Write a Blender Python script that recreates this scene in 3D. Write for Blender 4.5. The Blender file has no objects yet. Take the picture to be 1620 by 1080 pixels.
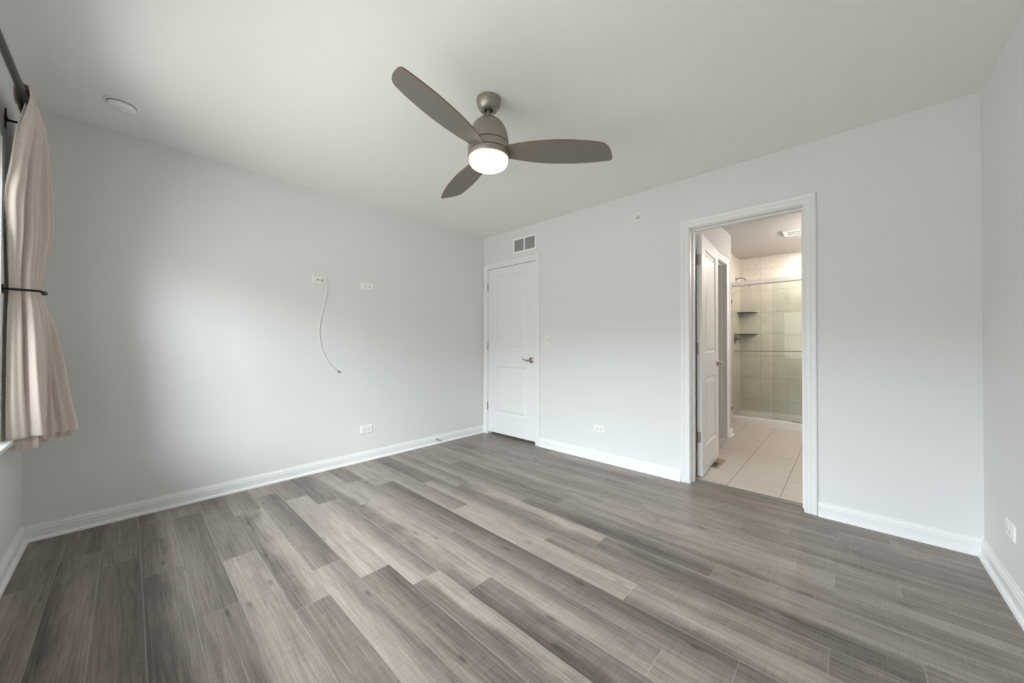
import bpy, bmesh, math, random
from mathutils import Vector, Matrix

S = bpy.context.scene
COL = S.collection
H, W, L = 2.44, 3.868, 3.4615          # ceiling height, back wall length, left wall length
TB = 0.135                             # thickness of the back wall

# ------------------------------------------------------------------ camera
cam_d = bpy.data.cameras.new('camera')
cam_d.sensor_width = 36.0
cam_d.sensor_fit = 'HORIZONTAL'
cam_d.lens = 566.9233 / 1620 * 36.0
cam_d.clip_start = 0.02
cam = bpy.data.objects.new('camera', cam_d)
COL.objects.link(cam)
S.camera = cam
_yaw, _pitch, _roll = 2.32282, 0.00787, 0.00102
_F = Vector((math.cos(_yaw) * math.cos(_pitch), math.sin(_yaw) * math.cos(_pitch), math.sin(_pitch)))
_R = Vector((math.sin(_yaw), -math.cos(_yaw), 0))
_U = _R.cross(_F)
_R2 = _R * math.cos(_roll) + _U * math.sin(_roll)
_U2 = -_R * math.sin(_roll) + _U * math.cos(_roll)
_m = Matrix((_R2, _U2, -_F)).transposed().to_4x4()
_m.translation = Vector((3.34906, -3.06083, 1.10502))
cam.matrix_world = _m

# ------------------------------------------------------------------ view, world, large lights
S.view_settings.view_transform = 'Standard'
S.view_settings.look = 'None'
S.view_settings.exposure = 0.0
S.view_settings.gamma = 1.0
S.view_settings.use_curve_mapping = False
S.cycles.use_denoising = True
S.cycles.max_bounces = 16
S.cycles.diffuse_bounces = 10
S.cycles.transparent_max_bounces = 16
S.cycles.sample_clamp_indirect = 8.0

wd = bpy.data.worlds.new('overcast_sky')
S.world = wd
wd.use_nodes = True
nt = wd.node_tree
nt.nodes.clear()
_o = nt.nodes.new('ShaderNodeOutputWorld')
_b = nt.nodes.new('ShaderNodeBackground')
_r = nt.nodes.new('ShaderNodeValToRGB')
_s = nt.nodes.new('ShaderNodeSeparateXYZ')
_t = nt.nodes.new('ShaderNodeTexCoord')
_mr = nt.nodes.new('ShaderNodeMapRange')
_mr.inputs['From Min'].default_value = -1.0
_mr.inputs['From Max'].default_value = 1.0
nt.links.new(_t.outputs['Generated'], _s.inputs[0])
# the skyline (houses and trees) stands a little higher towards +x
_sx = nt.nodes.new('ShaderNodeMath')
_sx.operation = 'MAXIMUM'
_sx.inputs[1].default_value = 0.0
nt.links.new(_s.outputs['X'], _sx.inputs[0])
_sk = nt.nodes.new('ShaderNodeMath')
_sk.operation = 'MULTIPLY_ADD'
_sk.inputs[1].default_value = -0.10
nt.links.new(_sx.outputs[0], _sk.inputs[0])
nt.links.new(_s.outputs['Z'], _sk.inputs[2])
nt.links.new(_sk.outputs[0], _mr.inputs['Value'])
nt.links.new(_mr.outputs[0], _r.inputs[0])
# brighter cloud in the direction of the hidden sun
_dp = nt.nodes.new('ShaderNodeVectorMath')
_dp.operation = 'DOT_PRODUCT'
_dp.inputs[1].default_value = Vector((0.91, -0.30, 0.36)).normalized()
_nz = nt.nodes.new('ShaderNodeVectorMath')
_nz.operation = 'NORMALIZE'
nt.links.new(_t.outputs['Generated'], _nz.inputs[0])
nt.links.new(_nz.outputs[0], _dp.inputs[0])


def _wm(op, a, b=None):
    x = nt.nodes.new('ShaderNodeMath')
    x.operation = op
    for i, v in enumerate((a, b)):
        if isinstance(v, (int, float)):
            x.inputs[i].default_value = v
        elif v is not None:
            nt.links.new(v, x.inputs[i])
    return x.outputs[0]


_glow = _wm('POWER', _wm('MAXIMUM', _dp.outputs['Value'], 0.0), 10.0)
_mask = nt.nodes.new('ShaderNodeMapRange')
_mask.inputs['From Min'].default_value = 0.22
_mask.inputs['From Max'].default_value = 0.30
nt.links.new(_s.outputs['Z'], _mask.inputs['Value'])
_glow = _wm('MULTIPLY', _wm('MULTIPLY', _glow, _mask.outputs[0]), 0.35)
_gc = nt.nodes.new('ShaderNodeMix')
_gc.data_type = 'RGBA'
_gc.blend_type = 'ADD'
_gc.clamp_result = False
nt.links.new(_glow, _gc.inputs[0])
_gc.clamp_factor = False
nt.links.new(_r.outputs[0], _gc.inputs[6])
_gc.inputs[7].default_value = (0.95, 0.97, 1.0, 1)
nt.links.new(_gc.outputs[2], _b.inputs[0])
nt.links.new(_b.outputs[0], _o.inputs[0])
_e = _r.color_ramp.elements
_e[0].position = 0.0
_e[0].color = (0.16, 0.16, 0.15, 1)           # lawn and paving below the horizon
_e[1].position = 0.50
_e[1].color = (0.13, 0.13, 0.12, 1)
for p, c in ((0.42, (0.15, 0.15, 0.14, 1)), (0.575, (0.14, 0.145, 0.14, 1)), (0.605, (0.498, 0.532, 0.570, 1)), (1.0, (0.498, 0.532, 0.570, 1))):
    k = _e.new(p)
    k.color = c
_b.inputs['Strength'].default_value = 35.5

WX0, WX1, WZ0, WZ1 = 0.535, 3.02, 0.655, 2.05   # window opening in the front wall


def area(name, loc, rot, sx, sy, power, color, portal=False):
    l = bpy.data.lights.new(name, 'AREA')
    l.shape = 'RECTANGLE'
    l.size, l.size_y = sx, sy
    l.energy = power
    l.color = color
    if portal:
        l.cycles.is_portal = True
    o = bpy.data.objects.new(name, l)
    o.location = loc
    o.rotation_euler = rot
    COL.objects.link(o)
    return o


area('window_portal', ((WX0 + WX1) / 2, -L - 0.15, (WZ0 + WZ1) / 2), (math.pi / 2, 0, 0),
     WX1 - WX0, WZ1 - WZ0, 1.0, (1, 1, 1), portal=True)
_pl = bpy.data.lights.new('vanity_lamp', 'POINT')
_pl.energy = 19.0
_pl.color = (1.0, 0.90, 0.83)
_pl.shadow_soft_size = 0.12
_po = bpy.data.objects.new('vanity_lamp', _pl)
_po.location = (3.75, 1.95, 2.02)
COL.objects.link(_po)
_pc = bpy.data.lights.new('bathroom_fill_light', 'POINT')  # added unseen fill light, brightens the shower and the tile floor
_pc.energy = 33.0
_pc.color = (1.0, 0.91, 0.84)
_pc.shadow_soft_size = 0.12
_pco = bpy.data.objects.new('bathroom_fill_light', _pc)
_pco.location = (3.46, 2.22, 2.22)
COL.objects.link(_pco)
area('shower_downlight_beam', (3.02, 3.20, 2.425), (0, 0, 0), 0.11, 0.11, 9.0, (1.0, 0.92, 0.84))


# ------------------------------------------------------------------ node materials
class NG:
    def __init__(self, name):
        self.m = bpy.data.materials.new(name)
        self.m.use_nodes = True
        self.t = self.m.node_tree
        self.b = self.t.nodes['Principled BSDF']
        self.out = self.t.nodes['Material Output']

    def n(self, typ, **kw):
        x = self.t.nodes.new(typ)
        for k, v in kw.items():
            setattr(x, k, v)
        return x

    def link(self, a, b):
        self.t.links.new(a, b)

    def math(self, op, a, b=None, clamp=False):
        x = self.n('ShaderNodeMath', operation=op, use_clamp=clamp)
        for i, v in enumerate((a, b)):
            if v is None:
                continue
            if isinstance(v, (int, float)):
                x.inputs[i].default_value = v
            else:
                self.link(v, x.inputs[i])
        return x.outputs[0]

    def mix(self, f, a, b, blend='MIX'):
        x = self.n('ShaderNodeMix', data_type='RGBA', blend_type=blend)
        for i, v in ((0, f), (6, a), (7, b)):
            if isinstance(v, (int, float)):
                x.inputs[i].default_value = v
            elif isinstance(v, tuple):
                x.inputs[i].default_value = v if len(v) == 4 else v + (1,)
            else:
                self.link(v, x.inputs[i])
        return x.outputs[2]

    def noise(self, vec, scale, detail=3, rough=0.55, dist=0.0):
        x = self.n('ShaderNodeTexNoise')
        x.inputs['Scale'].default_value = scale
        x.inputs['Detail'].default_value = detail
        x.inputs['Roughness'].default_value = rough
        x.inputs['Distortion'].default_value = dist
        if vec is not None:
            self.link(vec, x.inputs['Vector'])
        return x.outputs[0]

    def coord(self, kind='Object'):
        return self.n('ShaderNodeTexCoord').outputs[kind]

    def mapping(self, vec, scale=(1, 1, 1), loc=(0, 0, 0)):
        x = self.n('ShaderNodeMapping')
        x.inputs['Scale'].default_value = scale
        x.inputs['Location'].default_value = loc
        self.link(vec, x.inputs['Vector'])
        return x.outputs[0]

    def bump(self, h, strength=0.1, dist=0.002):
        x = self.n('ShaderNodeBump')
        x.inputs['Strength'].default_value = strength
        x.inputs['Distance'].default_value = dist
        self.link(h, x.inputs['Height'])
        self.link(x.outputs[0], self.b.inputs['Normal'])


def plain(name, col, rough=0.5, metal=0.0, spec=0.5, noise=None, bump=0.0, coat=0.0):
    g = NG(name)
    g.b.inputs['Roughness'].default_value = rough
    g.b.inputs['Metallic'].default_value = metal
    g.b.inputs['Specular IOR Level'].default_value = spec
    g.b.inputs['Coat Weight'].default_value = coat
    if noise:
        sc, amt = noise
        f = g.noise(g.coord(), sc)
        dark = tuple(c * (1 - amt) for c in col)
        g.link(g.mix(f, dark, col), g.b.inputs['Base Color'])
        if bump:
            g.bump(f, bump)
    else:
        g.b.inputs['Base Color'].default_value = tuple(col) + (1,)
    return g.m


M = {}
M['wall'] = plain('grey_wall_paint', (0.772, 0.775, 0.774), 0.62, spec=0.28, noise=(260, 0.015), bump=0.03)
M['ceiling'] = plain('white_ceiling_paint', (0.89, 0.885, 0.865), 0.8, spec=0.2, noise=(220, 0.015), bump=0.03)
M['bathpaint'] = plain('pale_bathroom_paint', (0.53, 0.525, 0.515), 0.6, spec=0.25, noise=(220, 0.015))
M['trim'] = plain('white_trim_paint', (0.845, 0.848, 0.846), 0.32, spec=0.45, noise=(60, 0.012))
M['door'] = plain('white_door_paint', (0.83, 0.834, 0.834), 0.36, spec=0.45, noise=(60, 0.012))
M['plastic'] = plain('white_plastic', (0.90, 0.90, 0.885), 0.35, noise=(40, 0.01))
M['plastic2'] = plain('off_white_plastic', (0.84, 0.84, 0.825), 0.35, noise=(40, 0.01))
M['dark'] = plain('dark_recess', (0.02, 0.02, 0.02), 0.6, noise=(30, 0.1))
M['slot'] = plain('grey_slot', (0.16, 0.155, 0.15), 0.6, noise=(30, 0.1))
M['nickel'] = plain('brushed_nickel', (0.43, 0.39, 0.35), 0.34, metal=1.0, noise=(150, 0.12))
M['fan_metal'] = plain('satin_nickel_fan_body', (0.375, 0.335, 0.295), 0.42, metal=0.85, noise=(180, 0.08))
M['blade'] = plain('silver_grey_blade_face', (0.205, 0.180, 0.158), 0.42, spec=0.4, noise=(90, 0.06))
M['blade_edge'] = plain('reddish_brown_blade_edge', (0.25, 0.085, 0.045), 0.45, noise=(90, 0.2))
M['bronze'] = plain('dark_bronze_rod', (0.115, 0.105, 0.10), 0.28, metal=0.9, noise=(60, 0.1))
M['black_metal'] = plain('black_bronze_metal', (0.035, 0.032, 0.03), 0.25, metal=0.7, noise=(60, 0.1))
M['chrome'] = plain('brushed_aluminium', (0.74, 0.72, 0.705), 0.40, metal=0.25, noise=(80, 0.06))
M['acrylic'] = plain('white_acrylic_shower_pan', (0.78, 0.755, 0.73), 0.22, noise=(30, 0.01))
M['cable'] = plain('white_cable_jacket', (0.86, 0.86, 0.84), 0.45, noise=(60, 0.02))
M['brass'] = plain('coax_connector_metal', (0.30, 0.26, 0.20), 0.35, metal=0.9, noise=(60, 0.1))
M['register'] = plain('tan_register_metal', (0.34, 0.26, 0.19), 0.45, noise=(50, 0.1))
M['register_dark'] = plain('dark_register_duct', (0.05, 0.038, 0.03), 0.6, noise=(50, 0.1))
M['strip'] = plain('grey_transition_strip', (0.185, 0.18, 0.165), 0.45, noise=(70, 0.18))
M['vinyl'] = plain('window_vinyl', (0.33, 0.355, 0.38), 0.35, noise=(30, 0.02))  # grey-blue shade of the backlit frame put into the base colour
M['rubber'] = plain('rubber_tip', (0.12, 0.11, 0.10), 0.7, noise=(30, 0.1))


def emission(name, col, strength):
    g = NG(name)
    g.b.inputs['Base Color'].default_value = (0.9, 0.88, 0.84, 1)
    f = g.noise(g.coord(), 8, 1)
    g.link(g.mix(f, tuple(c * 0.98 for c in col), col), g.b.inputs['Emission Color'])
    g.b.inputs['Emission Strength'].default_value = strength
    return g.m


M['lamp'] = emission('glowing_frosted_lamp_glass', (1.0, 0.82, 0.58), 3.2)
M['downlight'] = emission('glowing_downlight_lens', (1.0, 0.88, 0.74), 6.0)


def clear_glass(name, tint, ior=1.45):
    g = NG(name)
    t = g.n('ShaderNodeBsdfTransparent')
    f = g.noise(g.coord(), 3, 1)
    g.link(g.mix(f, tuple(c * 0.985 for c in tint), tint), t.inputs[0])
    s = g.n('ShaderNodeBsdfGlossy')
    s.inputs['Roughness'].default_value = 0.01
    fr = g.n('ShaderNodeFresnel')
    fr.inputs[0].default_value = ior
    x = g.n('ShaderNodeMixShader')
    g.link(g.math('MULTIPLY', fr.outputs[0], 1.0), x.inputs[0])
    g.link(t.outputs[0], x.inputs[1])
    g.link(s.outputs[0], x.inputs[2])
    g.link(x.outputs[0], g.out.inputs['Surface'])
    return g.m


M['window_glass'] = clear_glass('window_glass', (0.97, 0.985, 0.98), 1.18)
M['shower_glass'] = clear_glass('shower_glass', (0.95, 0.965, 0.95), 1.23)
M['shelf_glass'] = plain('green_glass_shelf_edge', (0.05, 0.09, 0.075), 0.12, noise=(10, 0.2))


def plank_material():
    g = NG('grey_brown_vinyl_planks')
    uv = g.n('ShaderNodeUVMap', uv_map='plank').outputs[0]
    at = g.n('ShaderNodeAttribute', attribute_name='tone')
    sp = g.n('ShaderNodeSeparateColor')
    g.link(at.outputs['Color'], sp.inputs[0])
    ta, tb, rnd = sp.outputs[0], sp.outputs[1], sp.outputs[2]
    rnd2 = g.math('FRACT', g.math('MULTIPLY', rnd, 17.31))
    s = g.n('ShaderNodeSeparateXYZ')
    g.link(uv, s.inputs[0])
    u, v = s.outputs[0], s.outputs[1]
    uo = g.math('ADD', u, g.math('MULTIPLY', rnd, 37.0))
    vo = g.math('ADD', v, g.math('MULTIPLY', rnd2, 23.0))
    c = g.n('ShaderNodeCombineXYZ')
    g.link(uo, c.inputs[0])
    g.link(vo, c.inputs[1])
    P = c.outputs[0]
    broad = g.noise(g.mapping(P, (1.1, 11.0, 1)), 1.0, 2, 0.5, 0.4)        # long light and dark bands
    cloud = g.noise(g.mapping(P, (5.0, 9.0, 1)), 1.0, 3, 0.55, 0.6)       # blotches
    grain = g.noise(g.mapping(P, (3.0, 95.0, 1)), 1.0, 4, 0.6, 0.8)       # fibres along the plank
    fine = g.noise(g.mapping(P, (9.0, 260.0, 1)), 1.0, 3, 0.6)
    saw = g.noise(g.mapping(P, (190.0, 5.0, 1)), 1.0, 2, 0.5)             # cross-cut saw marks
    vor = g.n('ShaderNodeTexVoronoi', voronoi_dimensions='2D')
    g.link(g.mapping(P, (2.0, 7.5, 1)), vor.inputs['Vector'])
    vor.inputs['Scale'].default_value = 1.0
    knot = g.math('SUBTRACT', 1.0, g.math('MULTIPLY', vor.outputs['Distance'], 13.0), clamp=True)
    sel = g.n('ShaderNodeSeparateColor')
    g.link(vor.outputs['Color'], sel.inputs[0])
    knot = g.math('MULTIPLY', knot, g.math('GREATER_THAN', sel.outputs[0], 0.62))

    def term(x, k):
        return g.math('MULTIPLY', g.math('SUBTRACT', x, 0.5), k)
    # each print runs from one tone to the other across its width, along a wandering line
    edge = g.math('ADD', g.math('DIVIDE', v, 0.1417), g.math('ADD', term(broad, 1.1), term(cloud, 0.5)))
    mr = g.n('ShaderNodeMapRange', interpolation_type='SMOOTHSTEP')
    mr.inputs['From Min'].default_value = 0.12
    mr.inputs['From Max'].default_value = 0.88
    g.link(edge, mr.inputs['Value'])
    f = g.math('ADD', ta, g.math('MULTIPLY', mr.outputs[0], g.math('SUBTRACT', tb, ta)))
    for x, k in ((broad, 0.62), (cloud, 0.24), (grain, 0.80), (fine, 0.46), (saw, 0.26)):
        f = g.math('ADD', f, term(x, k))
    f = g.math('SUBTRACT', f, g.math('MULTIPLY', knot, 0.38))
    ramp = g.n('ShaderNodeValToRGB')
    e = ramp.color_ramp.elements
    e[0].position, e[0].color = 0.0, (0.062, 0.048, 0.040, 1)
    e[1].position, e[1].color = 1.0, (0.440, 0.372, 0.318, 1)
    for p, cc in ((0.25, (0.128, 0.102, 0.086, 1)), (0.5, (0.215, 0.177, 0.150, 1)), (0.75, (0.325, 0.274, 0.234, 1))):
        k = e.new(p)
        k.color = cc
    g.link(f, ramp.inputs[0])
    hue = g.mix(g.math('MULTIPLY', rnd2, 0.55), ramp.outputs[0],
                g.mix(1.0, ramp.outputs[0], (0.985, 1.0, 1.03), 'MULTIPLY'))
    # micro-bevel glint painted in: a pale line along the long edges, fainter at the ends
    PW = 0.1417
    dv = g.math('MINIMUM', v, g.math('SUBTRACT', PW, v))
    lv = g.math('LESS_THAN', dv, 0.0011)
    lv = g.math('MULTIPLY', lv, g.math('ADD', 0.32, g.math('MULTIPLY', g.math('GREATER_THAN', rnd, 0.45), 0.5)))
    du = g.math('MINIMUM', u, g.math('SUBTRACT', 1.205, u))
    lu = g.math('MULTIPLY', g.math('LESS_THAN', du, 0.0011), 0.45)
    colr = g.mix(g.math('MAXIMUM', lv, lu), hue, (0.46, 0.44, 0.405))
    g.link(colr, g.b.inputs['Base Color'])
    g.b.inputs['Roughness'].default_value = 0.36
    g.b.inputs['Specular IOR Level'].default_value = 0.42
    g.bump(g.math('ADD', grain, saw), 0.08, 0.001)
    return g.m


M['planks'] = plank_material()


def tile_floor_material():
    g = NG('beige_floor_tile')
    at = g.n('ShaderNodeAttribute', attribute_name='tone')
    sp = g.n('ShaderNodeSeparateColor')
    g.link(at.outputs['Color'], sp.inputs[0])
    co = g.coord()
    f = g.noise(g.mapping(co, (2.2, 16, 1)), 1.0, 4, 0.55, 0.5)
    f2 = g.noise(co, 60, 3)
    f = g.math('ADD', g.math('MULTIPLY', f, 0.8), g.math('MULTIPLY', f2, 0.25))
    f = g.math('ADD', f, g.math('MULTIPLY', g.math('SUBTRACT', sp.outputs[0], 0.5), 0.2))
    g.link(g.mix(f, (0.50, 0.455, 0.40), (0.67, 0.62, 0.56)), g.b.inputs['Base Color'])
    g.b.inputs['Roughness'].default_value = 0.34
    return g.m


M['tile_floor'] = tile_floor_material()
M['grout'] = plain('brown_grey_grout', (0.26, 0.235, 0.205), 0.8, noise=(200, 0.1))


def tile_wall_material(axis):
    """stack-bonded square wall tiles; axis 0 for a wall running along x, 1 along y"""
    g = NG('marbled_wall_tile')
    co = g.coord()
    s = g.n('ShaderNodeSeparateXYZ')
    g.link(co, s.inputs[0])
    h = s.outputs[axis]
    z = s.outputs[2]
    p, x0 = (0.3305, 2.386) if axis == 0 else (0.3305, 3.52)
    fh = g.math('FRACT', g.math('DIVIDE', g.math('ADD', h, 0.33 * 30 - x0 + 0.0012), p)) if axis == 1 else \
        g.math('FRACT', g.math('DIVIDE', g.math('ADD', h, p * 30 - x0 + 0.0012), p))
    fz = g.math('FRACT', g.math('DIVIDE', g.math('ADD', z, 0.333 * 30 - 0.265 + 0.0012), 0.333))
    gh = g.math('LESS_THAN', fh, 0.0055)
    gz = g.math('LESS_THAN', fz, 0.0085)
    gr = g.math('MAXIMUM', gh, gz)
    cell = g.n('ShaderNodeCombineXYZ')
    g.link(g.math('FLOOR', g.math('DIVIDE', g.math('ADD', h, p * 30 - x0), p)), cell.inputs[0])
    g.link(g.math('FLOOR', g.math('DIVIDE', g.math('ADD', z, 0.333 * 30 - 0.265), 0.333)), cell.inputs[1])
    wn = g.n('ShaderNodeTexWhiteNoise', noise_dimensions='2D')
    g.link(cell.outputs[0], wn.inputs['Vector'])
    off = g.n('ShaderNodeVectorMath', operation='MULTIPLY_ADD')
    g.link(wn.outputs['Color'], off.inputs[0])
    off.inputs[1].default_value = (9, 9, 9)
    g.link(co, off.inputs[2])
    f = g.noise(off.outputs[0], 6.0, 5, 0.62, 1.4)
    f2 = g.noise(off.outputs[0], 26.0, 4, 0.6, 0.6)
    f = g.math('ADD', g.math('MULTIPLY', f, 1.2), g.math('MULTIPLY', f2, 0.5))
    f = g.math('SUBTRACT', f, 0.38, clamp=True)
    base = g.mix(f, (0.60, 0.56, 0.50), (0.84, 0.80, 0.74))
    g.link(g.mix(gr, base, (0.25, 0.225, 0.19)), g.b.inputs['Base Color'])
    g.b.inputs['Roughness'].default_value = 0.3
    return g.m


M['tile_x'] = tile_wall_material(0)
M['tile_y'] = tile_wall_material(1)


def linen():
    g = NG('beige_linen_weave')
    uv = g.n('ShaderNodeUVMap', uv_map='cloth').outputs[0]
    a = g.noise(g.mapping(uv, (16, 520, 1)), 1.0, 3, 0.6)
    b = g.noise(g.mapping(uv, (420, 22, 1)), 1.0, 3, 0.6)
    f = g.math('ADD', g.math('MULTIPLY', a, 0.7), g.math('MULTIPLY', b, 0.4))
    g.link(g.mix(f, (0.47, 0.385, 0.335), (0.80, 0.70, 0.635)), g.b.inputs['Base Color'])
    g.b.inputs['Roughness'].default_value = 0.85
    g.b.inputs['Specular IOR Level'].default_value = 0.15
    g.b.inputs['Sheen Weight'].default_value = 0.15
    g.bump(f, 0.12, 0.001)
    return g.m


M['linen'] = linen()


def lining():
    g = NG('white_curtain_lining')
    d = g.n('ShaderNodeBsdfDiffuse')
    f = g.noise(g.coord(), 200, 2)
    g.link(g.mix(f, (0.70, 0.68, 0.63), (0.80, 0.785, 0.745)), d.inputs[0])
    t = g.n('ShaderNodeBsdfTranslucent')
    t.inputs[0].default_value = (0.75, 0.72, 0.66, 1)
    x = g.n('ShaderNodeMixShader')
    x.inputs[0].default_value = 0.3
    g.link(d.outputs[0], x.inputs[1])
    g.link(t.outputs[0], x.inputs[2])
    g.link(x.outputs[0], g.out.inputs['Surface'])
    return g.m


M['lining'] = lining()


# ------------------------------------------------------------------ mesh helpers
def link_mesh(name, bm, mat, parent=None, smooth=False, bevel=0.0, recalc=True):
    if recalc:
        bmesh.ops.recalc_face_normals(bm, faces=bm.faces)
    me = bpy.data.meshes.new(name)
    bm.to_mesh(me)
    bm.free()
    for m in (mat if isinstance(mat, (list, tuple)) else [mat]):
        me.materials.append(m)
    o = bpy.data.objects.new(name, me)
    COL.objects.link(o)
    if parent:
        o.parent = parent
    if smooth:
        for p in me.polygons:
            p.use_smooth = True
        me.set_sharp_from_angle(angle=math.radians(38))
    if bevel:
        b = o.modifiers.new('bevel', 'BEVEL')
        b.width = bevel
        b.segments = 2
        b.limit_method = 'ANGLE'
    return o


def empty(name, loc=(0, 0, 0), rz=0.0, rot=None):
    o = bpy.data.objects.new(name, None)
    o.empty_display_size = 0.05
    o.location = loc
    o.rotation_euler = rot or (0, 0, rz)
    COL.objects.link(o)
    return o


def tag(o, label=None, cat=None, group=None, kind=None):
    for k, v in (('label', label), ('category', cat), ('group', group), ('kind', kind)):
        if v:
            o[k] = v
    return o


def struct(o, label, cat):
    return tag(o, label, cat, kind='structure')


def box(bm, x0, x1, y0, y1, z0, z1):
    vs = [bm.verts.new((x, y, z)) for x in (x0, x1) for y in (y0, y1) for z in (z0, z1)]
    for f in ((0, 1, 3, 2), (4, 6, 7, 5), (0, 4, 5, 1), (2, 3, 7, 6), (0, 2, 6, 4), (1, 5, 7, 3)):
        bm.faces.new([vs[i] for i in f])


def boxes(*bs):
    bm = bmesh.new()
    for b in bs:
        box(bm, *b)
    return bm


def lathe(bm, prof, seg=40, axis='z', origin=(0, 0, 0)):
    """prof: (radius, height) list; closed at both ends by fans"""
    o = Vector(origin)

    def P(r, h, a):
        c, s = r * math.cos(a), r * math.sin(a)
        v = {'z': (c, s, h), 'y': (c, h, s), 'x': (h, c, s)}[axis]
        return o + Vector(v)
    rings = []
    for r, h in prof:
        if r < 1e-6:
            rings.append([bm.verts.new(P(0, h, 0))])
        else:
            rings.append([bm.verts.new(P(r, h, 2 * math.pi * i / seg)) for i in range(seg)])
    for a, b in zip(rings, rings[1:]):
        for i in range(seg):
            j = (i + 1) % seg
            if len(a) == 1 and len(b) == 1:
                continue
            if len(a) == 1:
                bm.faces.new((a[0], b[i], b[j]))
            elif len(b) == 1:
                bm.faces.new((a[i], b[0], a[j]))
            else:
                bm.faces.new((a[i], b[i], b[j], a[j]))
    return bm


def catmull(pts, n):
    pts = [Vector(p) for p in pts]
    out = []
    for i in range(len(pts) - 1):
        p0 = pts[max(i - 1, 0)]
        p1, p2 = pts[i], pts[i + 1]
        p3 = pts[min(i + 2, len(pts) - 1)]
        for k in range(n):
            t = k / n
            out.append(0.5 * ((2 * p1) + (p2 - p0) * t + (2 * p0 - 5 * p1 + 4 * p2 - p3) * t * t
                              + (3 * p1 - p0 - 3 * p2 + p3) * t ** 3))
    out.append(pts[-1])
    return out


def tube(bm, pts, rad, seg=12, caps=True):
    pts = [Vector(p) for p in pts]
    rads = rad if isinstance(rad, (list, tuple)) else [rad] * len(pts)
    up = None
    rings = []
    for i, p in enumerate(pts):
        t = (pts[min(i + 1, len(pts) - 1)] - pts[max(i - 1, 0)]).normalized()
        if up is None:
            up = t.orthogonal().normalized()
        up = (up - t * up.dot(t)).normalized()
        s = t.cross(up)
        rings.append([bm.verts.new(p + (up * math.cos(a) + s * math.sin(a)) * rads[i])
                      for a in (2 * math.pi * k / seg for k in range(seg))])
    for a, b in zip(rings, rings[1:]):
        for i in range(seg):
            j = (i + 1) % seg
            bm.faces.new((a[i], a[j], b[j], b[i]))
    if caps:
        bm.faces.new(rings[0][::-1])
        bm.faces.new(rings[-1])
    return bm


def ball(bm, c, r, seg=16):
    prof = [(r * math.sin(math.pi * i / 10), -r * math.cos(math.pi * i / 10)) for i in range(11)]
    prof[0] = (0, -r)
    prof[-1] = (0, r)
    return lathe(bm, prof, seg, 'z', c)


def sweep(bm, rings, closed_path=False):
    vr = [[bm.verts.new(p) for p in r] for r in rings]
    n = len(vr[0])
    for a, b in zip(vr, vr[1:]):
        for i in range(n - 1):
            bm.faces.new((a[i], a[i + 1], b[i + 1], b[i]))
        bm.faces.new((a[n - 1], a[0], b[0], b[n - 1]))
    bm.faces.new(vr[0])
    bm.faces.new(vr[-1][::-1])


# ------------------------------------------------------------------ room shell
def slab_faces(name, mat, rects, label, cat):
    return struct(link_mesh(name, boxes(*rects), mat), label, cat)


slab_faces('ceiling', M['ceiling'], [(-0.15, W + 0.75, -L - 0.16, TB, H, H + 0.12)],
           'smooth white bedroom ceiling holding the fan', 'ceiling')
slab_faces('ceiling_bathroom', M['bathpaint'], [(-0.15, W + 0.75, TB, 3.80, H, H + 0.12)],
           'pale bathroom ceiling seen through the open doorway', 'ceiling')
slab_faces('wall_left', M['wall'], [(-0.15, 0, -L - 0.16, 3.80, -0.05, H)],
           'long pale grey wall at left with the hanging white cable', 'wall')
slab_faces('wall_right', M['wall'], [(W, W + 0.15, -L - 0.16, 0.0, -0.05, H)],
           'pale grey wall at the right edge with one low outlet', 'wall')
D1 = (0.070, 0.850, 2.036)      # closed door opening
D2 = (2.430, 3.140, 2.036)      # bathroom doorway
slab_faces('wall_back', M['wall'], [
    (0, D1[0], 0, TB, -0.05, H), (D1[0], D1[1], 0, TB, D1[2], H), (D1[1], D2[0], 0, TB, -0.05, H),
    (D2[0], D2[1], 0, TB, D2[2], H), (D2[1], W + 0.6, 0, TB, -0.05, H)],
    'pale grey wall holding the closed door and the bathroom doorway', 'wall')
slab_faces('wall_front', M['wall'], [
    (0, WX0, -L - 0.16, -L, -0.05, H), (WX1, W, -L - 0.16, -L, -0.05, H),
    (WX0, WX1, -L - 0.16, -L, -0.05, WZ0 - 0.018), (WX0, WX1, -L - 0.16, -L, WZ1, H)],
    'window wall at the left edge behind the curtain', 'wall')
# bathroom shell
PX0, PX1 = 2.20, 2.31           # partition with the inner doorway
PD = (0.98, 1.740, 2.05)
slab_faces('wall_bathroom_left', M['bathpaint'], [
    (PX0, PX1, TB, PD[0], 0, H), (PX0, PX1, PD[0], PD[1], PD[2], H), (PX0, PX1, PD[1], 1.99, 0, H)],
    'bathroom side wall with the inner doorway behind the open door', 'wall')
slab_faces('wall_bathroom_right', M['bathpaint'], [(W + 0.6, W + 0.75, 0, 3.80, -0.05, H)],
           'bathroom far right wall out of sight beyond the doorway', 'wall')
slab_faces('wall_shower_left', M['tile_y'], [(2.0, 2.12, 1.99, 3.52, 0, H)],
           'marbled tile side wall of the shower with the valve', 'wall')
slab_faces('wall_shower_back', M['tile_x'], [(0.0, W + 0.6, 3.52, 3.80, -0.05, H)],
           'marbled square tile wall at the back of the shower', 'wall')
slab_faces('wall_shower_right', M['tile_y'], [(3.66, 3.78, 2.76, 3.52, 0, H)],
           'tile end wall of the shower hidden right of the doorway', 'wall')

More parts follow.
